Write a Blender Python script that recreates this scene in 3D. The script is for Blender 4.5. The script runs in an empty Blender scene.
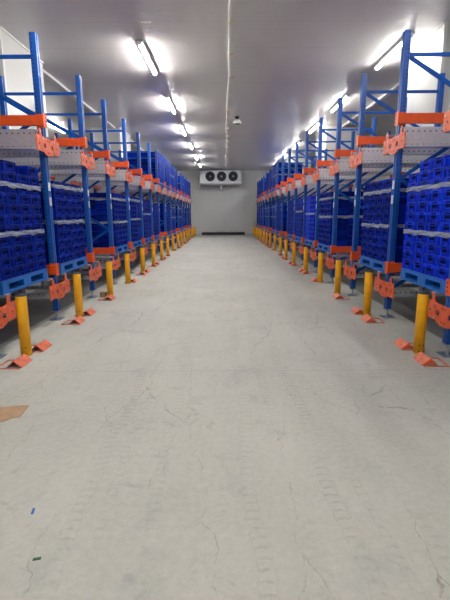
import bpy, math, random
from mathutils import Vector, Matrix
random.seed(7)
COL = bpy.context.scene.collection
R = math.radians

# ------------------------------------------------------------------ materials
def new_mat(name):
    m = bpy.data.materials.new(name); m.use_nodes = True
    nt = m.node_tree
    return m, nt, nt.nodes['Principled BSDF']

class NT:
    """small helper to write node maths"""
    def __init__(s, nt): s.nt = nt
    def node(s, t, **kw):
        n = s.nt.nodes.new(t)
        for k, v in kw.items(): setattr(n, k, v)
        return n
    def put(s, sock, v):
        if hasattr(v, 'is_linked') or hasattr(v, 'links'): s.nt.links.new(v, sock)
        else: sock.default_value = v
    def math(s, op, a, b=0.0, c=0.0, clamp=False):
        n = s.node('ShaderNodeMath', operation=op, use_clamp=clamp)
        s.put(n.inputs[0], a); s.put(n.inputs[1], b); s.put(n.inputs[2], c)
        return n.outputs[0]
    def noise(s, vec, scale, detail=4, rough=.55, dist=0.0):
        n = s.node('ShaderNodeTexNoise')
        if vec is not None: s.put(n.inputs['Vector'], vec)
        n.inputs['Scale'].default_value = scale; n.inputs['Detail'].default_value = detail
        n.inputs['Roughness'].default_value = rough; n.inputs['Distortion'].default_value = dist
        return n.outputs['Fac']
    def mapping(s, vec, scale=(1,1,1), loc=(0,0,0)):
        n = s.node('ShaderNodeMapping'); s.put(n.inputs[0], vec)
        n.inputs['Scale'].default_value = scale; n.inputs['Location'].default_value = loc
        return n.outputs[0]
    def mix(s, fac, a, b):
        n = s.node('ShaderNodeMix', data_type='RGBA')
        s.put(n.inputs[0], fac); s.put(n.inputs[6], a); s.put(n.inputs[7], b)
        return n.outputs[2]
    def ramp(s, v, lo, hi):
        n = s.node('ShaderNodeMapRange', clamp=True)
        s.put(n.inputs[0], v); n.inputs[1].default_value = lo; n.inputs[2].default_value = hi
        return n.outputs[0]
    def bump(s, h, strength, dist, to):
        n = s.node('ShaderNodeBump'); s.put(n.inputs['Height'], h)
        n.inputs['Strength'].default_value = strength; n.inputs['Distance'].default_value = dist
        s.nt.links.new(n.outputs[0], to.inputs['Normal'])

def paint(name, col, rough=.4, metal=0.0, wear=.12, scale=9, spec=.5, vary=0.0):
    m, nt, b = new_mat(name); N = NT(nt)
    tc = N.node('ShaderNodeTexCoord')
    f = N.noise(tc.outputs['Object'], scale, 5)
    f = N.ramp(f, .35, .75)
    dark = tuple(c*(1-wear*2) for c in col)+(1,); lite = tuple(min(1, c*(1+wear)) for c in col)+(1,)
    c = N.mix(f, dark, lite)
    if vary:
        oi = N.node('ShaderNodeObjectInfo'); ge = N.node('ShaderNodeNewGeometry')
        r = N.math('FRACT', N.math('ADD', oi.outputs['Random'], ge.outputs['Random Per Island']))
        v = N.math('ADD', N.math('MULTIPLY', N.math('POWER', r, 2.5), 2*vary), 1-vary*.5)
        h = N.node('ShaderNodeHueSaturation'); N.put(h.inputs['Value'], v); N.put(h.inputs['Color'], c)
        c = h.outputs[0]
    nt.links.new(c, b.inputs['Base Color'])
    b.inputs['Roughness'].default_value = rough; b.inputs['Metallic'].default_value = metal
    b.inputs['Specular IOR Level'].default_value = spec
    return m

def holes_mask(N, along, across, centres, half, pitch, duty):
    a = N.math('LESS_THAN', N.math('FRACT', N.math('DIVIDE', along, pitch)), duty)
    tot = None
    for c in centres:
        k = N.math('LESS_THAN', N.math('ABSOLUTE', N.math('SUBTRACT', across, c)), half)
        tot = k if tot is None else N.math('MAXIMUM', tot, k)
    return N.math('MULTIPLY', a, tot)

M = {}
M['blue'] = paint('blue_upright_paint', (.003, .080, .38), .40, spec=.25)
# perforated upright: slot pattern up the flanges and the web
m, nt, b = new_mat('blue_perforated_upright'); N = NT(nt)
tc = N.node('ShaderNodeTexCoord'); sp = N.node('ShaderNodeSeparateXYZ'); nt.links.new(tc.outputs['Object'], sp.inputs[0])
ge = N.node('ShaderNodeNewGeometry'); sn = N.node('ShaderNodeSeparateXYZ')
vt = N.node('ShaderNodeVectorTransform', vector_type='NORMAL', convert_from='WORLD', convert_to='OBJECT')
nt.links.new(ge.outputs['Normal'], vt.inputs[0]); nt.links.new(vt.outputs[0], sn.inputs[0])
ax = N.math('ABSOLUTE', sp.outputs['X'])
h1 = N.math('MULTIPLY', holes_mask(N, sp.outputs['Z'], ax, (.058,), .007, .05, .42), N.math('GREATER_THAN', N.math('ABSOLUTE', sn.outputs['Y']), .7))
h2 = N.math('MULTIPLY', holes_mask(N, sp.outputs['Z'], sp.outputs['Y'], (-.026, .026), .005, .05, .34), N.math('GREATER_THAN', N.math('ABSOLUTE', sn.outputs['X']), .7))
hm = N.math('MAXIMUM', h1, h2)
f = N.ramp(N.noise(tc.outputs['Object'], 7, 4), .35, .75)
c = N.mix(f, (.0025, .068, .33, 1), (.004, .092, .42, 1))
nt.links.new(N.mix(hm, c, (.004, .008, .02, 1)), b.inputs['Base Color'])
b.inputs['Roughness'].default_value = .38
M['upright'] = m
M['orange'] = paint('orange_beam_paint', (.78, .085, .008), .40, wear=.08)
M['bracket'] = paint('orange_bracket_paint', (.74, .105, .025), .45, wear=.1)
M['guard'] = paint('scuffed_orange_red_paint', (.70, .125, .045), .5, wear=.2, scale=14)
M['yellow'] = paint('yellow_bollard_paint', (.95, .46, .004), .40, wear=.06)
M['capdark'] = paint('dark_rubber_cap', (.03, .035, .06), .6)
M['crate'] = paint('blue_crate_plastic', (.003, .018, .25), .5, wear=.1, vary=.6, spec=.04)
M['crate_bright'] = paint('bright_blue_crate_plastic', (.004, .030, .52), .45, wear=.1, vary=.5, spec=.06)
M['slot'] = paint('crate_slot_dark', (.002, .007, .085), .7, spec=.03)
M['pallet'] = paint('blue_pallet_plastic', (.008, .135, .52), .45, wear=.12, spec=.3)
M['steel'] = paint('zinc_plated_steel', (.55, .56, .58), .32, metal=.9)
M['foot'] = paint('blue_grey_foot_plate', (.18, .25, .38), .4, metal=.4)
M['dark'] = paint('blackened_steel', (.015, .015, .018), .6)
M['white'] = paint('white_sheet_metal', (.72, .73, .73), .4, wear=.04)
M['greycase'] = paint('grey_cooler_casing', (.55, .58, .60), .38, wear=.05, metal=.2)
M['card'] = paint('brown_cardboard', (.40, .25, .14), .85, wear=.12)
M['wood'] = paint('brown_wood', (.32, .19, .08), .8, wear=.2)
M['bluebit'] = paint('blue_plastic_scrap', (.02, .10, .45), .5)
M['greenbit'] = paint('green_plastic_scrap', (.03, .13, .05), .5)
M['paper'] = paint('white_paper_sticker', (.80, .80, .78), .6, wear=.03)
M['ink'] = paint('grey_printed_bars', (.22, .22, .24), .6)
M['cable'] = paint('pale_conduit', (.74, .70, .64), .45, wear=.06)
M['clip'] = paint('beige_conduit_clip', (.68, .58, .42), .5)
M['lens'] = paint('smoked_detector_lens', (.22, .22, .24), .25)

# galvanised shuttle rail with punched holes
m, nt, b = new_mat('galvanised_perforated_rail'); N = NT(nt)
tc = N.node('ShaderNodeTexCoord'); sp = N.node('ShaderNodeSeparateXYZ'); nt.links.new(tc.outputs['Object'], sp.inputs[0])
hm = holes_mask(N, sp.outputs['X'], sp.outputs['Z'], (-.05, -.215), .008, .075, .24)
ay = N.math('ABSOLUTE', sp.outputs['Y'])
h2 = N.math('MULTIPLY', holes_mask(N, sp.outputs['X'], ay, (.06,), .014, .05, .5), N.math('LESS_THAN', sp.outputs['Z'], -.24))
hm = N.math('MAXIMUM', hm, h2)
v = N.node('ShaderNodeTexVoronoi'); v.inputs['Scale'].default_value = 26; nt.links.new(tc.outputs['Object'], v.inputs['Vector'])
c = N.mix(v.outputs['Distance'], (.62, .63, .65, 1), (.74, .75, .76, 1))
nt.links.new(N.mix(hm, c, (.012, .012, .015, 1)), b.inputs['Base Color'])
nt.links.new(N.math('SUBTRACT', .75, N.math('MULTIPLY', hm, .75)), b.inputs['Metallic'])
b.inputs['Roughness'].default_value = .34
M['rail'] = m

# stretch film
m, nt, b = new_mat('clear_stretch_film'); N = NT(nt)
tc = N.node('ShaderNodeTexCoord')
f = N.noise(N.mapping(tc.outputs['Object'], (3, 3, 26)), 1.2, 2)
b.inputs['Base Color'].default_value = (.50, .55, .66, 1); b.inputs['Roughness'].default_value = .25
nt.links.new(N.math('ADD', .22, N.math('MULTIPLY', N.ramp(f, .25, .8), .45)), b.inputs['Alpha'])
M['film'] = m

# concrete floor
m, nt, b = new_mat('worn_concrete'); N = NT(nt)
tc = N.node('ShaderNodeTexCoord'); P = tc.outputs['Object']
sp = N.node('ShaderNodeSeparateXYZ'); nt.links.new(P, sp.inputs[0]); X, Y = sp.outputs['X'], sp.outputs['Y']
n1 = N.ramp(N.noise(P, .55, 6, .6), .3, .72)
n2 = N.ramp(N.noise(N.mapping(P, (2.6, .5, 1)), 1.1, 6, .65), .35, .7)   # streaks along the driving direction
n3 = N.ramp(N.noise(P, 24, 6, .7), .3, .75)
c = N.mix(n1, (.34, .335, .295, 1), (.46, .455, .405, 1))
c = N.mix(N.math('MULTIPLY', n2, .50), c, (.30, .30, .275, 1))
c = N.mix(N.math('MULTIPLY', n3, .46), c, (.56, .55, .49, 1))
blot = N.ramp(N.noise(P, 2.1, 6, .72, .6), .54, .74)
c = N.mix(N.math('MULTIPLY', blot, .55), c, (.25, .26, .255, 1))
blot2 = N.ramp(N.noise(N.mapping(P, (1, 1, 1), (7, 3, 0)), 5.2, 6, .72, .8), .57, .70)
c = N.mix(N.math('MULTIPLY', blot2, .42), c, (.23, .22, .20, 1))
# tyre tread marks: short cross bars inside bands that run down the aisle
wob = N.math('MULTIPLY', N.math('SUBTRACT', N.noise(N.mapping(P, (0.2, .35, 1)), 1.0, 2), .5), .55)
wob = N.math('ADD', wob, N.math('MULTIPLY', N.math('SUBTRACT', N.noise(P, 9, 3), .5), .05))
Xw = N.math('ADD', X, wob)
tread = None
for x0, hw, k in ((-.80, .045, .9), (-.66, .03, .5), (-.40, .04, .55), (.14, .05, .8), (.36, .045, .8), (.60, .05, 1.0), (.76, .03, .7), (.98, .05, .6), (-1.12, .04, .5)):
    dx = N.math('ABSOLUTE', N.math('SUBTRACT', Xw, x0))
    band = N.ramp(dx, hw, hw*.55)
    bar = N.math('LESS_THAN', N.math('FRACT', N.math('ADD', N.math('MULTIPLY', Y, 1/.062), N.math('MULTIPLY', dx, 4.0))), .30)
    edge = N.math('MULTIPLY', N.math('LESS_THAN', N.math('ABSOLUTE', N.math('SUBTRACT', dx, hw*.8)), .004), .7)
    t = N.math('MULTIPLY', N.math('MAXIMUM', N.math('MULTIPLY', band, bar), edge), k)
    tread = t if tread is None else N.math('MAXIMUM', tread, t)
patch = N.ramp(N.noise(N.mapping(P, (1.3, .5, 1), (3, 1, 0)), 1.6, 4, .65), .36, .56)
fine = N.ramp(N.noise(P, 34, 5, .75), .36, .62)
tm = N.math('MULTIPLY', N.math('MULTIPLY', tread, patch), fine)
c = N.mix(N.math('MULTIPLY', tm, .55), c, (.21, .21, .185, 1))
# hairline cracks and small scuffs
wv = N.node('ShaderNodeTexNoise'); nt.links.new(P, wv.inputs['Vector']); wv.inputs['Scale'].default_value = 5.0; wv.inputs['Detail'].default_value = 6
va = N.node('ShaderNodeVectorMath', operation='MULTIPLY_ADD'); nt.links.new(wv.outputs['Color'], va.inputs[0]); va.inputs[1].default_value = (.16, .22, 0); nt.links.new(P, va.inputs[2])
vo = N.node('ShaderNodeTexVoronoi', feature='DISTANCE_TO_EDGE'); nt.links.new(N.mapping(va.outputs[0], (2.4, .5, 0)), vo.inputs['Vector']); vo.inputs['Scale'].default_value = 1.0
cr = N.math('SUBTRACT', 1.0, N.ramp(vo.outputs['Distance'], .0, .0075))
crm = N.ramp(N.noise(N.mapping(P, (1, .8, 1), (11, 4, 0)), 1.5, 4), .44, .56)
cr = N.math('MULTIPLY', N.math('MULTIPLY', cr, crm), N.ramp(N.noise(P, 17, 3), .35, .55))
c = N.mix(N.math('MULTIPLY', cr, .75), c, (.17, .14, .11, 1))
sc_ = N.ramp(N.noise(N.mapping(P, (9, 14, 1), (5, 9, 0)), 1.6, 5, .7, .5), .64, .72)
c = N.mix(N.math('MULTIPLY', sc_, .38), c, (.20, .19, .17, 1))
jy = N.math('PINGPONG', N.math('SUBTRACT', Y, 3.93), 3.0)
jx = N.math('PINGPONG', N.math('ADD', X, 2.66), 5.3)
jt = N.math('MULTIPLY', N.math('MAXIMUM', N.math('LESS_THAN', jy, .006), N.math('LESS_THAN', jx, .006)), N.ramp(N.noise(P, 3.5, 3), .3, .6))
c = N.mix(N.math('MULTIPLY', jt, .42), c, (.17, .165, .15, 1))
# concrete is darker under the rack bays than in the aisle
rackside = N.math('GREATER_THAN', N.math('ABSOLUTE', N.math('ADD', X, .015)), 2.665)
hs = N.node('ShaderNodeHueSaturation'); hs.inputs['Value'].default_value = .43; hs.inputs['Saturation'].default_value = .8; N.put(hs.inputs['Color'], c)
c = N.mix(rackside, c, hs.outputs[0])
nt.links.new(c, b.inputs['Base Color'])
b.inputs['Roughness'].default_value = .62; b.inputs['Specular IOR Level'].default_value = .35
hgt = N.math('SUBTRACT', N.math('MULTIPLY', n3, .25), N.math('ADD', N.math('MULTIPLY', cr, .8), N.math('MULTIPLY', jt, 1.0)))
N.bump(hgt, .35, .006, b)
M['floor'] = m

def panel(name, col, rough, axis, rib, joint, spec=.5, metal=0.0, amp=.5):
    """coated sandwich panel: shallow ribs and, further apart, joints, across the given axis"""
    m, nt, b = new_mat(name); N = NT(nt)
    tc = N.node('ShaderNodeTexCoord'); sp = N.node('ShaderNodeSeparateXYZ'); nt.links.new(tc.outputs['Object'], sp.inputs[0])
    A = sp.outputs[axis]
    tri = N.math('PINGPONG', A, rib/2)
    groove = N.math('SUBTRACT', 1.0, N.ramp(tri, .0, rib*.16))
    jt = N.math('SUBTRACT', 1.0, N.ramp(N.math('PINGPONG', A, joint/2), .0, .010))
    f = N.noise(tc.outputs['Object'], .8, 4)
    c = N.mix(f, tuple(x*.95 for x in col)+(1,), tuple(min(1, x*1.04) for x in col)+(1,))
    c = N.mix(N.math('MULTIPLY', jt, .35), c, tuple(x*.4 for x in col)+(1,))
    nt.links.new(c, b.inputs['Base Color'])
    b.inputs['Roughness'].default_value = rough; b.inputs['Specular IOR Level'].default_value = spec; b.inputs['Metallic'].default_value = metal
    N.bump(N.math('ADD', groove, jt), amp, .0015, b)
    return m
M['ceiling'] = panel('grey_ceiling_panel', (.745, .72, .69), .22, 'Y', .16, 1.15, spec=.6, amp=.9)
M['wall'] = panel('grey_wall_panel', (.58, .585, .565), .42, 'X', .20, 1.15, amp=.15)
M['wallside'] = panel('white_side_panel', (.60, .60, .585), .4, 'Y', .20, 1.15, amp=.3)
M['column'] = panel('white_column_panel', (.52, .52, .505), .36, 'Y', .13, 2.3, amp=.5)
M['trim'] = paint('pale_trim', (.66, .65, .63), .35, wear=.03)
M['wallfoot'] = paint('dark_wall_foot', (.05, .05, .048), .8, wear=.25)

for key, e in (('tube', 52.0), ('tube_dim', 27.0)):
    m, nt, b = new_mat('lit_'+key); b.inputs['Base Color'].default_value = (.9, .9, .9, 1)
    b.inputs['Emission Color'].default_value = (1.0, .985, .95, 1); b.inputs['Emission Strength'].default_value = e
    M[key] = m

# ------------------------------------------------------------------ mesh builder
class MB:
    def __init__(s): s.v = []; s.f = []; s.mi = []; s.sm = []
    def add(s, vs, fs, mi=0, smooth=False):
        o = len(s.v); s.v += [tuple(p) for p in vs]
        for f in fs:
            s.f.append([i+o for i in f]); s.mi.append(mi); s.sm.append(smooth)
    def box(s, x0, x1, y0, y1, z0, z1, mi=0):
        if x0 > x1: x0, x1 = x1, x0
        if y0 > y1: y0, y1 = y1, y0
        vs = [(x, y, z) for z in (z0, z1) for y in (y0, y1) for x in (x0, x1)]
        s.add(vs, [(0,2,3,1),(4,5,7,6),(0,1,5,4),(2,6,7,3),(0,4,6,2),(1,3,7,5)], mi)
    def taper(s, x0, x1, y0, y1, z0, z1, d, mi=0):
        """box whose bottom is smaller by d on each side"""
        vs = [(x0+d,y0+d,z0),(x1-d,y0+d,z0),(x1-d,y1-d,z0),(x0+d,y1-d,z0),(x0,y0,z1),(x1,y0,z1),(x1,y1,z1),(x0,y1,z1)]
        s.add(vs, [(0,3,2,1),(4,5,6,7),(0,1,5,4),(1,2,6,5),(2,3,7,6),(3,0,4,7)], mi)
    def prism(s, poly, axis, a0, a1, mi=0):
        """poly: 2-D points in the two other axes (in x,y,z order), extruded along axis"""
        def P(p, a):
            if axis == 'x': return (a, p[0], p[1])
            if axis == 'y': return (p[0], a, p[1])
            return (p[0], p[1], a)
        n = len(poly)
        vs = [P(p, a0) for p in poly] + [P(p, a1) for p in poly]
        fs = [(i, (i+1) % n, n+(i+1) % n, n+i) for i in range(n)] + [tuple(reversed(range(n))), tuple(range(n, 2*n))]
        s.add(vs, fs, mi)
    def tube(s, p, q, r, n=12, mi=0, r2=None, caps=True):
        p, q = Vector(p), Vector(q); d = (q-p).normalized(); r2 = r if r2 is None else r2
        u = d.orthogonal().normalized(); w = d.cross(u)
        vs = []
        for c, rr in ((p, r), (q, r2)):
            for i in range(n):
                a = 2*math.pi*i/n; vs.append(c+(u*math.cos(a)+w*math.sin(a))*rr)
        s.add(vs, [(i, (i+1) % n, n+(i+1) % n, n+i) for i in range(n)], mi, True)
        if caps:
            s.add(vs[:n], [tuple(reversed(range(n)))], mi); s.add(vs[n:], [tuple(range(n))], mi)
    def lathe(s, prof, c, n=24, mi=0, axis='z', smooth=True):
        vs = []
        for r, h in prof:
            for i in range(n):
                a = 2*math.pi*i/n
                if axis == 'z': vs.append((c[0]+r*math.cos(a), c[1]+r*math.sin(a), c[2]+h))
                else: vs.append((c[0]+r*math.cos(a), c[1]+h, c[2]+r*math.sin(a)))
        fs = []
        for k in range(len(prof)-1):
            for i in range(n):
                j = (i+1) % n; fs.append((k*n+i, k*n+j, (k+1)*n+j, (k+1)*n+i))
        s.add(vs, fs, mi, smooth)
    def bar(s, p, q, w, t):
        """rectangular bar from p to q in the XZ plane: w across in that plane, t along Y"""
        p, q = Vector(p), Vector(q); d = (q-p).normalized(); n = Vector((-d.z, 0, d.x))*(w/2); y = Vector((0, t/2, 0))
        vs = [p-n-y, p+n-y, p+n+y, p-n+y, q-n-y, q+n-y, q+n+y, q-n+y]
        s.add(vs, [(0,1,2,3),(7,6,5,4),(0,4,5,1),(1,5,6,2),(2,6,7,3),(3,7,4,0)])
    def mesh(s, name, mats):
        me = bpy.data.meshes.new(name); me.from_pydata(s.v, [], s.f)
        for k in (mats if isinstance(mats, (list, tuple)) else [mats]): me.materials.append(M[k])
        me.polygons.foreach_set('material_index', s.mi); me.polygons.foreach_set('use_smooth', s.sm)
        import bmesh
        bm = bmesh.new(); bm.from_mesh(me); bmesh.ops.recalc_face_normals(bm, faces=bm.faces); bm.to_mesh(me); bm.free()
        return me
    def build(s, name, mats, parent=None, loc=None):
        return link(name, s.mesh(name, mats), parent, loc)

def link(name, me, parent=None, loc=None):
    o = bpy.data.objects.new(name, me); COL.objects.link(o)
    if parent: o.parent = parent
    if loc: o.location = loc
    return o
def tag(o, label, cat, group=None, kind=None):
    o['label'] = label; o['category'] = cat
    if group: o['group'] = group
    if kind: o['kind'] = kind
    return o
def thing(name, label, cat, loc=(0,0,0), group=None):
    o = bpy.data.objects.new(name, None); o.empty_display_size = .1; COL.objects.link(o); o.location = loc
    return tag(o, label, cat, group)
def struct(name, mb, mats, label=None):
    o = mb.build(name, mats); o['kind'] = 'structure'
    if label: o['label'] = label
    return o
def copy_tree(o, parent=None):
    c = o.copy(); COL.objects.link(c)
    if parent: c.parent = parent
    for ch in list(o.children): copy_tree(ch, c)
    return c
ORD = 'first second third fourth fifth sixth seventh eighth ninth tenth eleventh twelfth thirteenth fourteenth fifteenth sixteenth seventeenth'.split()

# ------------------------------------------------------------------ layout (metres; camera over the origin looking along +Y)
ZC = 4.75; YF = 32.9; YB = -7.0; XW = 9.4
XFS = {'left': 2.445, 'right': 2.36}            # aisle face of the uprights
FY = [4.37, 6.10, 7.83, 9.35, 11.13, 12.90, 14.65, 16.22, 18.0, 19.85, 21.45, 23.05, 24.9, 26.6, 28.3, 30.0, 31.5]
SIDES = (('left', -1, FY), ('right', 1, FY))

# ------------------------------------------------------------------ room
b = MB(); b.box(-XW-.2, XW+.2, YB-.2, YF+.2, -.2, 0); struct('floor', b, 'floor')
b = MB(); b.box(-XW-.2, XW+.2, YB-.2, YF+.2, ZC, ZC+.15); struct('ceiling', b, 'ceiling')
b = MB(); b.box(-XW, XW, YF, YF+.15, 0, ZC); struct('wall_back', b, 'wall')
b = MB(); b.box(-XW, XW, YB-.15, YB, 0, ZC); struct('wall_front', b, 'wall')
b = MB(); b.box(-XW-.15, -XW, YB, YF, 0, ZC); struct('wall_left', b, 'wallside')
b = MB(); b.box(XW, XW+.15, YB, YF, 0, ZC); struct('wall_right', b, 'wallside')
b = MB(); b.box(-1.75, 1.55, YF-.16, YF, 0, .20)
for k in range(14):
    x = -1.5+k*.22+random.uniform(-.05, .05); b.box(x, x+random.uniform(.03, .10), YF-.10, YF-.02, .20, .20+random.uniform(.015, .06))
struct('foot_strip_back', b, 'wallfoot')  # dark strip with a ragged top along the foot of the back wall
n = 0
for side, s, ys in SIDES:
    spans = []
    for k, (a, c) in enumerate(((8.17, 9.95), (16.8, 18.6), (25.4, 27.2)) if s < 0 else ((8.10, 9.90), (16.8, 18.6), (25.4, 27.2))):
        b = MB(); x0, x1 = s*(3.91 if s < 0 else 3.83), s*5.0
        b.box(x0, x1, a, c, 0, ZC)
        struct('column_%s_%d' % (side, k+1), b, 'column')
        # corner angle on the two visible edges
        b = MB(); b.box(x0-s*.006, x0+s*.05, a-.006, a, 0, ZC); b.box(x0-s*.006, x0, a, a+.05, 0, ZC)
        n += 1; struct('trim_%d' % n, b, 'trim')
        b = MB(); b.box(x0-s*.03, x0, a, c, ZC-.03, ZC)
        n += 1; struct('trim_%d' % n, b, 'trim')
        spans.append((a, c))
    lo = spans[0][1]
    for a, c in spans[1:]+[(YF-.2, YF)]:
        b = MB(); xt = 4.13 if s < 0 else 4.48
        b.box(s*(xt-.06), s*(xt+.06), lo, a, ZC-.06, ZC); lo = c
        n += 1; struct('trim_%d' % n, b, 'trim')

# ------------------------------------------------------------------ rack frames
TOP = 3.84; DU = 1.41
def upright_mb():
    b = MB(); w, d = .047, .085                 # lipped channel with a stiffening groove in the aisle face
    poly = [(0,-w),(0,-.014),(.010,-.010),(.010,.010),(0,.014),(0,w),(d-.012,w),(d,w-.012),(d,.018),(d-.004,.018),(d-.004,-.018),(d,-.018),(d,-w+.012),(d-.012,-w)]
    b.prism(poly, 'z', .13, TOP); return b
def foot_mb():
    b = MB(); b.box(-.035, .13, -.085, .085, 0, .010, 1)
    b.tube((.042,0,.010), (.042,0,.16), .012, 10, 0)
    b.tube((.042,0,.010), (.042,0,.030), .022, 6, 0); b.tube((.042,0,.098), (.042,0,.118), .022, 6, 0)
    b.box(-.004, .089, -.049, .049, .118, .128, 0)
    for y in (-.065, .065): b.tube((.11,y,.010), (.11,y,.03), .008, 6, 0)
    return b
def bracket_mb():
    """wide plate on the aisle face that carries the two shuttle rails; y across, z about its centre"""
    b = MB(); t0, t1 = -.040, -.030
    for sgn in (-1, 1):
        def q(y0, y1, z0, z1, mi=0): b.box(t0, t1, sgn*y0, sgn*y1, z0, z1, mi)
        q(0, .09, -.15, .075)                   # centre
        q(.09, .15, .00, .075); q(.09, .15, -.135, -.055)   # above and below the window
        q(.15, .375, -.115, .085)                # arm
        b.prism([(sgn*.20,.085),(sgn*.275,.085),(sgn*.272,.16),(sgn*.25,.175),(sgn*.225,.17),(sgn*.21,.13)], 'x', t0, t1)   # ear
        for y, z in ((.19, .05), (.34, .05), (.34, -.08), (.19, -.085), (.245, .135)):
            b.tube((t0-.008, sgn*y, z), (t0, sgn*y, z), .013, 6, 1)
        b.tube((t0-.003, sgn*.29, -.02), (t0, sgn*.29, -.02), .012, 12, 2)
    for z in (-.11, .04): 
        for y in (-.03, .03): b.tube((t0-.003, y, z), (t0, y, z), .009, 8, 2)
    return b
def beam_mb(s):
    b = MB(); u0, u1 = -.03, DU
    b.box(u0, u1, -.099, -.049, 0, .128)
    b.box(u0-.008, u0, -.105, .012, -.02, .150); b.box(u0, .075, -.055, -.0475, -.02, .150)
    for z in (.02, .065, .11): b.tube((u0-.012, -.02, z), (u0-.008, -.02, z), .010, 8, 1)
    return b
UP, FT, BR, BM = upright_mb().mesh('upright', 'upright'), foot_mb().mesh('levelling_foot', ['steel', 'foot']), bracket_mb().mesh('rail_bracket', ['bracket', 'steel', 'dark']), beam_mb(1).mesh('guide_beam', ['orange', 'dark'])
b = MB(); b.box(-.012, -.002, -.40, .40, -.325, -.258); b.box(-.012, .02, -.40, .40, -.325, -.319); ARM = b.mesh('rail_arm', 'bracket')
def sticker_mesh(k):
    b = MB(); b.box(-.003, -.0005, -.032, .032, -.055, .055, 0)
    for i in range(6):
        z = -.040+i*.015; b.box(-.0042, -.003, -.024, .024-(i*k % 3)*.006, z, z+.006, 1)
    return b.mesh('label_sticker', ['paper', 'ink'])
ST = [sticker_mesh(1), sticker_mesh(2)]
ZB = (.465, 2.455)                               # bracket centres, lower and upper level
ZRAIL = (.645, 2.60)                            # rail tops = pallet undersides
def make_frame(side, s, deep=False):
    root = thing('rack_frame', 'x', 'rack frame')
    def put(name, me, x, y, z, par=root):
        o = link(name, me, par, (x, y, z)); o.scale = (1, 1, 1)
        return o
    # u runs away from the aisle: mirror by rotating about Z for the left, plain for the right
    fl = {}
    def m(me, key):
        if s > 0: return me
        if key not in fl:
            k = me.copy(); k.transform(Matrix.Scale(-1, 4, (1,0,0))); k.flip_normals(); fl[key] = k
        return fl[key]
    for i, u in enumerate((0, DU-.085)):
        o = put('upright', m(UP, 'u'), s*u, 0, 0)
        put('levelling_foot', m(FT, 'f'), 0, 0, 0, o)
        if i == 0:
            for k, z in enumerate((1.70, 1.90)): put('label_sticker', m(ST[k], 's%d' % k), 0, -.004 if k else .004, z, o)
        for z in ZB:
            if i == 0 and not deep: put('rail_bracket', m(BR, 'b'), 0, 0, z)
        if i or deep:
            for z in ZRAIL: put('rail_arm', m(ARM, 'a'), s*u, 0, z)
    for z in (.682, 2.69): put('guide_beam', m(BM, 'g'), 0, 0, z)
    ua, ub = .080, DU-.080
    nodes = [(1, 3.52), (0, 2.80), (1, 1.98), (0, 1.20), (1, .44)] if s < 0 else [(0, 3.54), (1, 2.80), (0, 1.98), (1, 1.20), (0, .44)]
    for z in (3.56, .37):
        b = MB(); b.bar((s*ua, 0, z), (s*ub, 0, z), .045, .028)
        for u in (ua, ub): b.tube((s*u, -.03, z), (s*u, .03, z), .010, 6)
        b.build('horizontal_brace', 'blue', root)
    for (i, za), (j, zb) in zip(nodes, nodes[1:]):
        b = MB(); b.bar((s*(ub if i else ua), 0, za), (s*(ub if j else ua), 0, zb), .050, .026)
        b.build('diagonal_brace', 'blue', root)
    return root

# galvanised rail: origin on its top edge; web in the XZ plane, top flange to +Y, bottom flange to -Y (turned for the other side)
def rail_mesh(length, s, d, low=False):
    b = MB(); h = .255
    x0, x1 = s*-.028, s*length
    if low:
        b.box(x0, x1, -.0025, .0025, -.035, 0); b.box(x0, x1, -.0025, .0025, -h, -h+.060)
        x = abs(x0)+.30
        while x < abs(x1)-.1: b.box(s*x, s*(x+.05), -.0025, .0025, -h+.060, -.035); x += .62
    else: b.box(x0, x1, -.0025, .0025, -h, 0)
    b.box(x0, x1, .0025*d, .085*d, -.005, 0); b.box(x0, x1, .080*d, .085*d, -.03, -.005)
    b.box(x0, x1, -.085*d, -.0025*d, -h, -h+.006); b.box(x0, x1, -.085*d, -.080*d, -h+.006, -h+.028)
    if not low: b.box(x0, x1, .0025*d, .012*d, -.13, -.10)
    return b.mesh('shuttle_rail', 'rail')
COLUMN_LANES = {'left': (2, 3, 7, 8, 12, 13), 'right': (2, 3, 7, 8, 12, 13)}
for side, s, ys in SIDES:
    proto = make_frame(side, s)
    rails = {}
    for i, y in enumerate(ys):
        fr = proto if i == 0 else copy_tree(proto)
        fr.location = (s*XFS[side], y, 0)
        tag(fr, 'tall blue rack frame with orange brackets, %s from the camera in the %s row' % (ORD[i], side), 'rack frame', 'rack frames lining the aisle')
        for lev in (0, 1):
            for d, where in ((-1, 'near'), (1, 'far')):
                lane = i-1 if d < 0 else i
                if i == 0 and d < 0: continue
                if i == len(ys)-1 and d > 0: continue
                L = 1.40 if lane in COLUMN_LANES[side] else 3.4
                key = (L, d, lev)
                if key not in rails: rails[key] = rail_mesh(L, s, -d, lev == 0)
                o = link('shuttle_rail', rails[key], None, (s*XFS[side], y+d*.315, ZRAIL[lev]))
                tag(o, '%s galvanised shuttle rail on the %s side of the %s %s rack frame' % (('lower', 'upper')[lev], where, ORD[i], side), 'rail', 'galvanised shuttle rails')

for side, s, ys in SIDES:
    src = [o for o in COL.objects if o.name.startswith('rack_frame') and o.get('label', '').find(side+' row') > 0][0]
    fr = copy_tree(src); fr.location = (s*XFS[side], 2.64, 0)  # racking carried on out of view, added to shade the first lanes
    tag(fr, 'unseen blue rack frame beside the camera at the near end of the %s row' % side, 'rack frame', 'rack frames lining the aisle')
    for y, d in ((2.64, 1), (4.37, -1)):
        o = link('shuttle_rail', rail_mesh(3.4, s, -d, True), None, (s*XFS[side], y+d*.315, ZRAIL[0]))
        tag(o, 'unseen lower galvanised shuttle rail beside the camera, %s side of the nearest %s lane' % ('near' if d > 0 else 'far', side), 'rail', 'galvanised shuttle rails')

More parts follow.
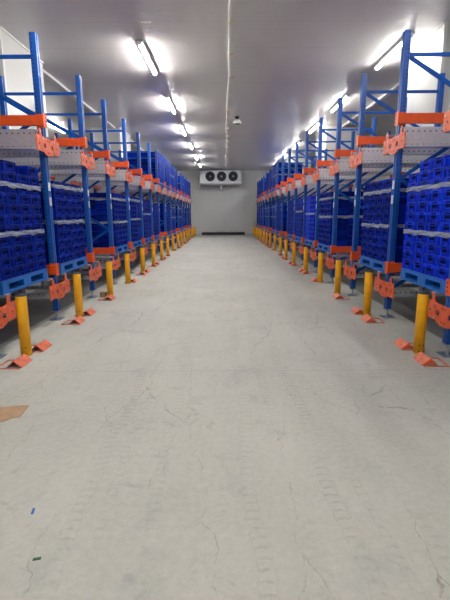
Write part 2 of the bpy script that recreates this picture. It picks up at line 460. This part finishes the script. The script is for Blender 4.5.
# deeper frames behind the first ones, where the lanes run on
deep_src = {}
for side, s, ys in SIDES:
    for i, y in enumerate(ys):
        if i in (2, 3, 4, 7, 8) or i > 9: continue
        if side not in deep_src: fr = deep_src[side] = make_frame(side, s, True)
        else: fr = copy_tree(deep_src[side])
        fr.name = 'rack_frame'; fr.location = (s*(XFS[side]+2.35), y, 0)
        tag(fr, 'blue rack frame standing deep in the lanes behind the %s frame of the %s row' % (ORD[i], side), 'rack frame', 'rack frames deep in the lanes')

# ------------------------------------------------------------------ pallets, crates, film
PW, PD, PH = 1.21, 1.20, .15
def pallet_parts():
    d = MB()
    d.box(0, PD, -PW/2, PW/2, .125, PH)
    d.box(0, .03, -PW/2, PW/2, .105, .125); d.box(PD-.03, PD, -PW/2, PW/2, .105, .125)
    for y in (-PW/2, PW/2-.03): d.box(.03, PD-.03, y, y+.03, .105, .125)
    out = [('deck', d.mesh('deck', 'pallet'))]
    for y, w in ((-PW/2+.075, .15), (0, .20), (PW/2-.075, .15)):
        k = MB(); k.box(0, PD, y-w/2, y+w/2, 0, .022)
        for x in (.0, PD/2-.09, PD-.18): k.box(x, x+.18, y-w/2+.004, y+w/2-.004, .022, .105 if 0 < x < PD-.2 else .105)
        for x in (PD/2-.09,): k.box(x, x+.18, y-w/2+.004, y+w/2-.004, .105, .125)
        out.append(('skid', k.mesh('skid', 'pallet')))
    for x in (-.001, PD-.099):                      # sills that close the fork openings below
        e = MB(); e.box(x, x+.10, -PW/2-.001, PW/2+.001, -.0, .030); out.append(('bottom_board', e.mesh('bottom_board', 'pallet')))
    return out
PAL = pallet_parts()
TH = .120; CW, CD = .300, .398
def crate_mesh(kind, detail=True):
    """open stacking crate; x from the front 0 to CD, y across, z up"""
    b = MB(); w = CW/2-.003; h = TH; t = .006
    b.taper(.012, CD-.012, -w+.010, w-.010, 0, h-.030, .003)           # body
    b.box(0, CD, -w, -w+t, h-.030, h); b.box(0, CD, w-t, w, h-.030, h)   # rim band, open in the middle
    b.box(0, t, -w+t, w-t, h-.030, h); b.box(CD-t, CD, -w+t, w-t, h-.030, h)
    if detail:
        for x0, x1, sx in ((.002, .009, 0), (CD-.010, CD-.002, 0)):
            for y in (-w+.004, -.076, .062, w-.018): b.box(x0, x1+(.006 if x0 < .1 else 0), y, y+.014, .010, h-.030)
            b.box(x0, x1, -.062, .062, .036, .046); b.box(x0, x1+.004, -w+.01, w-.01, .002, .012)
        b.box(-.0008, 0, -.050, .050, h-.022, h-.009, 1)                   # hand slot
        b.box(.0102, .0118, -.058, .058, .050, h-.034, 1)
        for y in (-w, w-.005):
            for x in (.01, .12, .26, .375): b.box(x, x+.014, y, y+.005, .010, h-.030)
    return b.mesh('plastic_crate', [kind, 'slot'])
CR = {0: crate_mesh('crate'), 1: crate_mesh('crate_bright')}
BRIGHT = {('right', 0), ('right', 4)}
STUFF = MB()
def stuff_crate(X, Y, Z, s, mi):
    w = CW/2-.003; x0, x1 = X, X+s*CD
    STUFF.box(X+s*.007, x1-s*.007, Y-w+.007, Y+w-.007, Z, Z+TH-.030, mi)
    STUFF.box(X, x1, Y-w, Y+w, Z+TH-.030, Z+TH-.004, mi)
    STUFF.box(X+s*.001, X+s*.007, Y-.07, Y+.07, Z+.036, Z+.046, mi)
    for y in (-w+.002, w-.016): STUFF.box(X+s*.001, X+s*.007, Y+y, Y+y+.014, Z+.006, Z+TH-.030, mi)
def film_mesh(s, n=44):
    b = MB(); D = 3*.4; W = 4*.302/2+.001; e = .006
    loop = []
    cs = [(-e, -W-e), (D+e, -W-e), (D+e, W+e), (-e, W+e)]
    for a, c in zip(cs, cs[1:]+cs[:1]):
        for k in range(n//4): t = k/(n//4); loop.append((a[0]+(c[0]-a[0])*t, a[1]+(c[1]-a[1])*t))
    N_ = len(loop); vs = []
    for i, (x, y) in enumerate(loop):
        wob = .010*math.sin(i*1.7)+.006*math.sin(i*3.1+1)
        g = .0025
        ox, oy = (-g if x < 0 else g if x > D else 0), (-g if y < -W else g if y > W else 0)
        for (dx, dz) in ((0, -.028+wob), (1, -.026+wob), (1, .026+wob*.4), (0, .028+wob*.4)): vs.append((s*(x+ox*dx), y+oy*dx, dz))
    fs = []
    for i in range(N_):
        j = (i+1) % N_
        for k in range(4): fs.append((i*4+k, j*4+k, j*4+(k+1) % 4, i*4+(k+1) % 4))
    b.add(vs, fs, 0, False); return b.mesh('stretch_film_band', 'film')
FILM = {-1: film_mesh(-1), 1: film_mesh(1)}
COUNT = [0]
LANE0 = 'unseen beside camera%.0s, %s row'
INDIV = {('left', 0): range(0, 4), ('left', 1): range(0, 4), ('left', 3): range(0, 4), ('right', 0): range(0, 4), ('right', 1): range(0, 4), ('right', 3): range(0, 4), ('left', 4): range(0, 2), ('right', 4): range(0, 2)}
PROTO = {}
def stack(side, s, lane, yc, level, tiers, extra=(), film=(), x0=None, missing=(), deep=None):
    x0 = XFS[side]+.005 if x0 is None else x0
    z0 = ZRAIL[level]
    pos = '%s lane of the %s row' % (ORD[lane], side) if not deep else deep % (ORD[lane], side)
    if side not in PROTO:
        p = thing('pallet', 'x', 'pallet')
        for nm, me in PAL:
            if s < 0: me = me.copy(); me.transform(Matrix.Scale(-1, 4, (1,0,0))); me.flip_normals()
            link(nm, me, p)
        PROTO[side] = p
    else: p = copy_tree(PROTO[side])
    p.location = (s*x0, yc, z0)
    tag(p, 'blue plastic pallet under crates on the %s level, %s' % (('lower', 'upper')[level], pos), 'pallet', 'blue pallets in the racks')
    z0 += PH+.001
    X = s*(x0+.004)
    for c in range(4):
        yy = yc+(c-1.5)*.302
        nt = tiers+(1 if c in extra else 0)-(1 if c in missing else 0)
        for r in range(3):
            for t in range(nt):
                jx = random.uniform(0, .006); jy = random.uniform(-.001, .001)
                px = X+s*(r*.4)
                ind = level == 0 and r == 0 and not deep and (side, lane) in INDIV and c in INDIV[(side, lane)]
                if ind:
                    o = bpy.data.objects.new('plastic_crate', CR[int((side, lane) in BRIGHT)]); COL.objects.link(o)
                    o.location = (px, yy+jy, z0+t*TH)
                    if s < 0: o.rotation_euler.z = math.pi
                    tag(o, 'blue crate, %s tier up, %s column, %s' % (ORD[t], ORD[c], pos), 'crate', 'blue crates stacked on pallets')
                    COUNT[0] += 1
                else:
                    if r > 0 and 0 < c < 3 and t < nt-1: continue
                    stuff_crate(px, yy, z0+t*TH, s, int((side, lane) in BRIGHT and level == 0))
    for f in film:
        o = link('stretch_film_band', FILM[s], None, (X, yc, z0+f*TH))
        tag(o, '%s clear stretch film band around the crates, %s level, %s' % ('upper' if f > 6 else 'middle', ('lower', 'upper')[level], pos), 'film band', 'stretch film bands')
def mid(ys, i): return (ys[i]+ys[i+1])/2
# lower level
LOW = {'left': {0: dict(tiers=10, extra=(1, 3), film=(4.2, 8.8)), 1: dict(tiers=10, film=(5.1, 9.4)), 3: dict(tiers=10, film=(4.6, 8.9)), 4: dict(tiers=10, film=(5.0, 9.2)), 5: dict(tiers=10, film=(6.2,))},
       'right': {0: dict(tiers=10, extra=(1, 2), film=(4.0, 8.4)), 1: dict(tiers=10, film=(4.4, 8.6)), 3: dict(tiers=10, film=(5.4, 8.8)), 4: dict(tiers=10, film=(6.0,)), 5: dict(tiers=10, film=(6.6,))}}
EMPTY = {('left', 2), ('right', 2), ('left', 7), ('left', 10), ('right', 7), ('right', 10), ('left', 13), ('right', 12)}
for side, s, ys in SIDES:
    for i in range(len(ys)-1):
        if (side, i) in EMPTY: continue
        kw = dict(LOW[side].get(i, dict(tiers=random.choice((9, 10, 10)), film=(5.0, 8.8) if i % 2 else ())))
        if side == 'left' and i == 0: yc = 5.20
        elif side == 'right' and i == 0: yc = 5.036
        elif i == 1: yc = 6.89 if s < 0 else 6.79
        else: yc = mid(ys, i)-.04
        stack(side, s, i, yc, 0, **kw)
    stack(side, s, 0, 3.46, 0, 10, deep=LANE0)  # unseen loads beside the camera, added to keep light out of the first lanes
    stack(side, s, 0, 3.46, 0, 10, x0=XFS[side]+1.30, deep='second deep, '+LANE0)
    # the second pallets in the lanes, behind the front ones
    for i in (0, 1, 4, 5, 6, 9, 10):
        stack(side, s, i, mid(ys, i), 0, 10, x0=XFS[side]+1.30, deep='second deep, %s lane, %s row')
    # upper level: loaded only further down the aisle
    for i in range(len(ys)-1):
        n = 8 if i >= (7 if s < 0 else 9) else 0
        if n == 0 or (side, i) in {('left', 11), ('right', 12)}: continue
        stack(side, s, i, mid(ys, i), 1, n+random.choice((0, 0, 1)) if n > 7 else n, film=(4.5,) if i % 3 == 0 else ())
o = STUFF.build('stacked_crates', ['crate', 'crate_bright'])
tag(o, 'all the further blue plastic crates stacked on pallets along both racks', 'crates', kind='stuff')

# ------------------------------------------------------------------ bollards and guard wedges
bp = MB(); bp.lathe([(.0, .010), (.057, .010), (.057, .655), (.054, .662)], (0,0,0), 28, 0)
bp.lathe([(.057, .010), (.060, .0), (.0, .0)], (0,0,0), 28, 0)
for sx in (-1, 1): 
    for z in (.10, .03): bp.tube((sx*.022, -.050, z), (sx*.0235, -.0545, z), .007, 8, 1)
BPOST = bp.mesh('post', ['yellow', 'dark'])
bc = MB(); bc.lathe([(.0585, .640), (.0585, .668), (.052, .676), (.0, .678)], (0,0,0), 28); BCAP = bc.mesh('cap', 'capdark')
bc = MB(); bc.lathe([(.0555, .662), (.0555, .670), (.050, .676), (.0, .677)], (0,0,0), 28); BCAP = bc.mesh('cap', 'capdark')
w = MB(); hw, hh, L, t = .078, .074, .235, .007     # inverted steel angle welded to a thin strip, hollow underneath
w.prism([(-hw, .006), (0, hh), (hw, .006), (hw-t*1.4, .006), (0, hh-t*1.5), (-hw+t*1.4, .006)], 'y', -L/2, L/2)
WANG = w
w.prism([(-hw+t*1.5, .006), (0, hh-t*1.6), (hw-t*1.5, .006)], 'y', L/2-.012, L/2-.004); w.prism([(-hw+t*1.5, .006), (0, hh-t*1.6), (hw-t*1.5, .006)], 'y', -.02, -.012)  # inner plates added to keep the hollow dark
WANG = w.mesh('angle', 'guard')
w = MB()
w.box(hw-.012, hw+.002, -L/2, L/2, 0, .006)
w.box(-hw-.10, hw, -L/2-.035, -L/2-.017, 0, .006); w.box(-hw-.10, -hw-.085, -L/2-.017, L/2, 0, .006); w.box(-hw-.085, -hw+.012, L/2-.02, L/2, 0, .006)
WBASE = w.mesh('base_strip', 'guard')
WBASER = WBASE.copy(); WBASER.transform(Matrix.Scale(-1, 4, (0,1,0))); WBASER.flip_normals()
BOTH, FR, BK = (1, 1), (1, 0), (0, 1)
WED = {'left': [BOTH, BOTH, FR, BK, BOTH, BOTH, BOTH, FR, BK, BOTH, FR, BOTH, FR, FR, (0,0), (0,0), (0,0)],
       'right': [BOTH, BOTH, FR, BK, BOTH, BOTH, BOTH, FR, BK, BOTH, FR, BOTH, FR, FR, (0,0), (0,0), (0,0)]}
BY = [4.45, 6.19, 7.9, 9.42, 11.17, 12.95, 14.68, 16.27, 18.1, 19.93, 21.54]
bx = {'left': -2.185, 'right': 2.135}
for side, s, ys in SIDES:
    for i in range(len(ys)):
        y = BY[i] if i < 11 else ys[i]
        xb = bx[side]+random.uniform(-.012, .012)
        t = thing('bollard', 'yellow steel bollard with dark cap, %s from the camera in the %s row' % (ORD[i], side), 'bollard', (xb, y, 0), 'yellow bollards along the racks')
        link('post', BPOST, t); link('cap', BCAP, t)
        for k, dy in ((0, -.29), (1, .235)):
            if not WED[side][i][k]: continue
            g = thing('guard_wedge', 'orange steel floor wedge %s the %s bollard of the %s row' % (('in front of', 'behind')[k], ORD[i], side), 'floor guard', (xb-s*.06, y+dy, 0), 'orange floor wedges')
            g.rotation_euler.z = random.uniform(-.05, .05)+(math.pi if s > 0 else 0)
            link('angle', WANG, g); link('base_strip', WBASE if s < 0 else WBASER, g)

# ------------------------------------------------------------------ lamps
LLEN = 1.80
h = MB(); h.prism([(-.065, 0), (.065, 0), (.052, -.042), (-.052, -.042)], 'y', -LLEN/2, LLEN/2)
for y in (-LLEN*.35, LLEN*.35): h.box(-.03, .03, y-.03, y+.03, 0, .012)
for y in (-LLEN/2, LLEN/2-.03): h.box(-.035, .035, y, y+.03, -.082, -.042)
HOUS = h.mesh('housing', 'white')
t_ = MB(); t_.tube((0, -LLEN/2+.03, -.054), (0, LLEN/2-.03, -.054), .026, 12); TUBE = {k: t_.mesh('tube', k) for k in ('tube', 'tube_dim')}
ROWS = (('outer left', -6.25, (16.6, 24.6)), ('aisle', -1.58, (-5.9, -2.0, 1.9, 5.8, 9.66, 13.45, 17.2, 20.95, 24.9, 28.6)),
        ('right rack', 3.42, (-5.9, -2.0, 1.6, 5.5, 9.38, 13.4, 16.9, 21.0, 24.9, 28.8)))
for rn, x, yl in ROWS:
    for i, y in enumerate(yl):
        t = thing('ceiling_light', 'lit tube lamp under the ceiling, %s along the %s lamp row' % (ORD[i], rn), 'ceiling light', (x, y, ZC-.0125), 'tube lamps under the ceiling')
        link('housing', HOUS, t); link('tube', TUBE['tube' if rn == 'aisle' else 'tube_dim'], t)

# ------------------------------------------------------------------ ceiling conduit and detector
t = thing('cable_conduit', 'pale cable conduit running along the middle of the ceiling to the cooler', 'conduit', (.108, 0, ZC))
b = MB(); pts = [(.018*math.sin(k*.9)+.014*math.sin(k*2.3)-.02*(k < 6), -2.5+k*1.5, -.021) for k in range(23)]
for p, q in zip(pts, pts[1:]): b.tube(p, q, .020, 10)
b.build('pipe', 'cable', t)
for k, p in enumerate(pts[4:-1]):
    b = MB(); b.box(p[0]-.03, p[0]+.085, p[1]-.014, p[1]+.014, -.046, -.001); b.build('clip', 'clip', t)
t = thing('ceiling_detector', 'small white bell shaped detector hanging from the ceiling beside the conduit', 'detector', (.44, 15.2, ZC))
b = MB(); b.lathe([(0, 0), (.075, 0), (.07, -.05), (.05, -.07), (.05, -.10)], (0,0,0), 24); b.build('mount', 'dark', t)
b = MB(); b.lathe([(.045, -.09), (.09, -.12), (.135, -.17), (.145, -.21), (.125, -.225)], (0,0,0), 24); b.build('housing', 'white', t)
b = MB(); b.lathe([(.125, -.224), (.10, -.245), (.0, -.25)], (0,0,0), 24); b.build('lens', 'lens', t)

# ------------------------------------------------------------------ evaporator on the back wall
EX0, EX1, EZ0, EZ1, EY0, EY1 = -1.76, 1.22, 3.72, 4.645, 31.75, 32.5
t = thing('evaporator_cooler', 'grey three fan evaporator cooler hung high on the back wall', 'cooler', ((EX0+EX1)/2, (EY0+EY1)/2, EZ0))
cx = (EX0+EX1)/2; T = Matrix.Translation
def at(mb): 
    mb.v = [(x-cx, y-(EY0+EY1)/2, z-EZ0) for x, y, z in mb.v]; return mb
b = MB(); b.prism([(EY0, EZ0+.10), (EY0, EZ1), (EY1, EZ1), (EY1, EZ0+.02), (EY0+.2, EZ0+.02)], 'x', EX0, EX1); at(b).build('casing', 'greycase', t)
b = MB(); b.prism([(EY0-.03, EZ0+.10), (EY0-.03, EZ0+.02), (EY0+.15, EZ0-.06), (EY1-.05, EZ0-.06), (EY1-.02, EZ0+.02), (EY0+.2, EZ0+.02), (EY0, EZ0+.10)], 'x', EX0-.02, EX1+.02); at(b).build('drip_tray', 'white', t)
for fx in (-1.02, -.20, .64):
    fz = EZ0+.52
    b = MB(); b.lathe([(.325, -.05), (.335, -.06), (.345, -.05), (.345, 0), (.325, 0), (.325, -.05)], (fx, EY0, fz), 32, 0, 'y')
    b.lathe([(.325, -.004), (.0, -.004)], (fx, EY0, fz), 32, 1, 'y')
    for r in (.08, .14, .20, .26): b.lathe([(r-.008, -.055), (r, -.062), (r+.008, -.055), (r, -.048), (r-.008, -.055)], (fx, EY0, fz), 28, 0, 'y')
    ring = at(b).build('fan_guard', ['dark', 'dark'], t)
    b = MB()
    for k in range(5):
        a = k*2*math.pi/5; ca, sa = math.cos(a), math.sin(a)
        q = [(.07, -.05), (.30, -.11), (.31, .09), (.07, .05)]
        vs = [(fx+r*ca-w_*sa, EY0-.018+(.016 if w_ < 0 else -.010), fz+r*sa+w_*ca) for r, w_ in q]
        vs += [(x, y+.006, z) for x, y, z in vs]
        b.add(vs, [(0,1,2,3), (7,6,5,4), (0,4,5,1), (1,5,6,2), (2,6,7,3), (3,7,4,0)])
    at(b).build('fan_blades', 'capdark', ring)
    b = MB(); b.lathe([(0, -.072), (.05, -.068), (.065, -.045), (.065, -.006)], (fx, EY0, fz), 20, 0, 'y'); at(b).build('fan_hub', 'steel', ring)
b = MB(); b.box(EX0+.12, EX0+.34, EY0-.06, EY0, EZ0+.62, EZ0+.80); at(b).build('junction_box', 'white', t)
b = MB(); b.tube((-.22, EY0+.35, EZ0-.06), (-.22, EY0+.35, EZ0-.36), .065, 14); b.tube((-.22, EY0+.35, EZ0-.34), (-.22, YF-.01, EZ0-.42), .05, 14); at(b).build('drain_pipe', 'white', t)
for x in (EX0+.3, EX1-.3):
    for y in (EY0+.15, EY1-.15):
        b = MB(); b.tube((x, y, EZ1), (x, y, ZC), .012, 8); at(b).build('hanger_rod', 'steel', t)
b = MB(); b.tube((EX0-.10, YF-.05, EZ0-.25), (EX0-.10, YF-.05, ZC-.005), .035, 10); b.tube((EX0-.10, YF-.05, EZ0+.2), (EX0+.02, EY1-.1, EZ0+.2), .03, 10); at(b).build('refrigerant_pipe', 'cable', t)

# ------------------------------------------------------------------ bits on the floor
b = MB(); b.prism([(-2.05, 3.08), (-1.80, 3.14), (-1.69, 3.17), (-1.585, 3.175), (-1.565, 2.975), (-1.61, 2.97), (-1.675, 2.89), (-2.0, 2.84)], 'z', .001, .005)
tag(b.build('cardboard_scrap', 'card'), 'torn flat piece of brown cardboard on the concrete floor', 'cardboard')
b = MB(); b.box(-.006, .006, -.020, .020, .0005, .006); o = b.build('plastic_scrap', 'bluebit', None, (-1.0, 1.93, 0)); o.rotation_euler.z = .2
tag(o, 'tiny blue plastic scrap lying on the concrete floor', 'scrap')
b = MB(); b.box(-.017, .017, -.006, .006, .0005, .005); o = b.build('plastic_scrap', 'greenbit', None, (-.845, 1.62, 0)); o.rotation_euler.z = .25
tag(o, 'tiny dark green plastic scrap lying on the concrete floor', 'scrap')
b = MB(); b.box(-.05, .05, -.06, .06, 0, .085); b.box(-.051, .051, -.012, .012, .085, .0855)
tag(b.build('wooden_block', 'wood', None, (-2.30, 7.86, 0)), 'small brown block beside the foot of a left rack frame', 'block')

# ------------------------------------------------------------------ camera, world, view
cam = bpy.data.cameras.new('camera'); co = bpy.data.objects.new('camera', cam); COL.objects.link(co)
cam.sensor_fit = 'VERTICAL'; cam.sensor_height = 24; cam.lens = 422.6/600*24; cam.clip_start = .05
co.matrix_world = Matrix.Translation((0, 0, 1.5)) @ Matrix.Rotation(R(90-11.38), 4, 'X') @ Matrix.Rotation(R(-.33), 4, 'Z')
sc = bpy.context.scene; sc.camera = co
w_ = bpy.data.worlds.new('dark_world'); w_.use_nodes = True; w_.node_tree.nodes['Background'].inputs[0].default_value = (0, 0, 0, 1)
w_.node_tree.nodes['Background'].inputs[1].default_value = 0; sc.world = w_
vs = sc.view_settings; vs.view_transform = 'Standard'; vs.look = 'None'; vs.gamma = 1; vs.use_curve_mapping = False; vs.exposure = 2.2
print('individual crates', COUNT[0], 'objects', len(sc.objects))
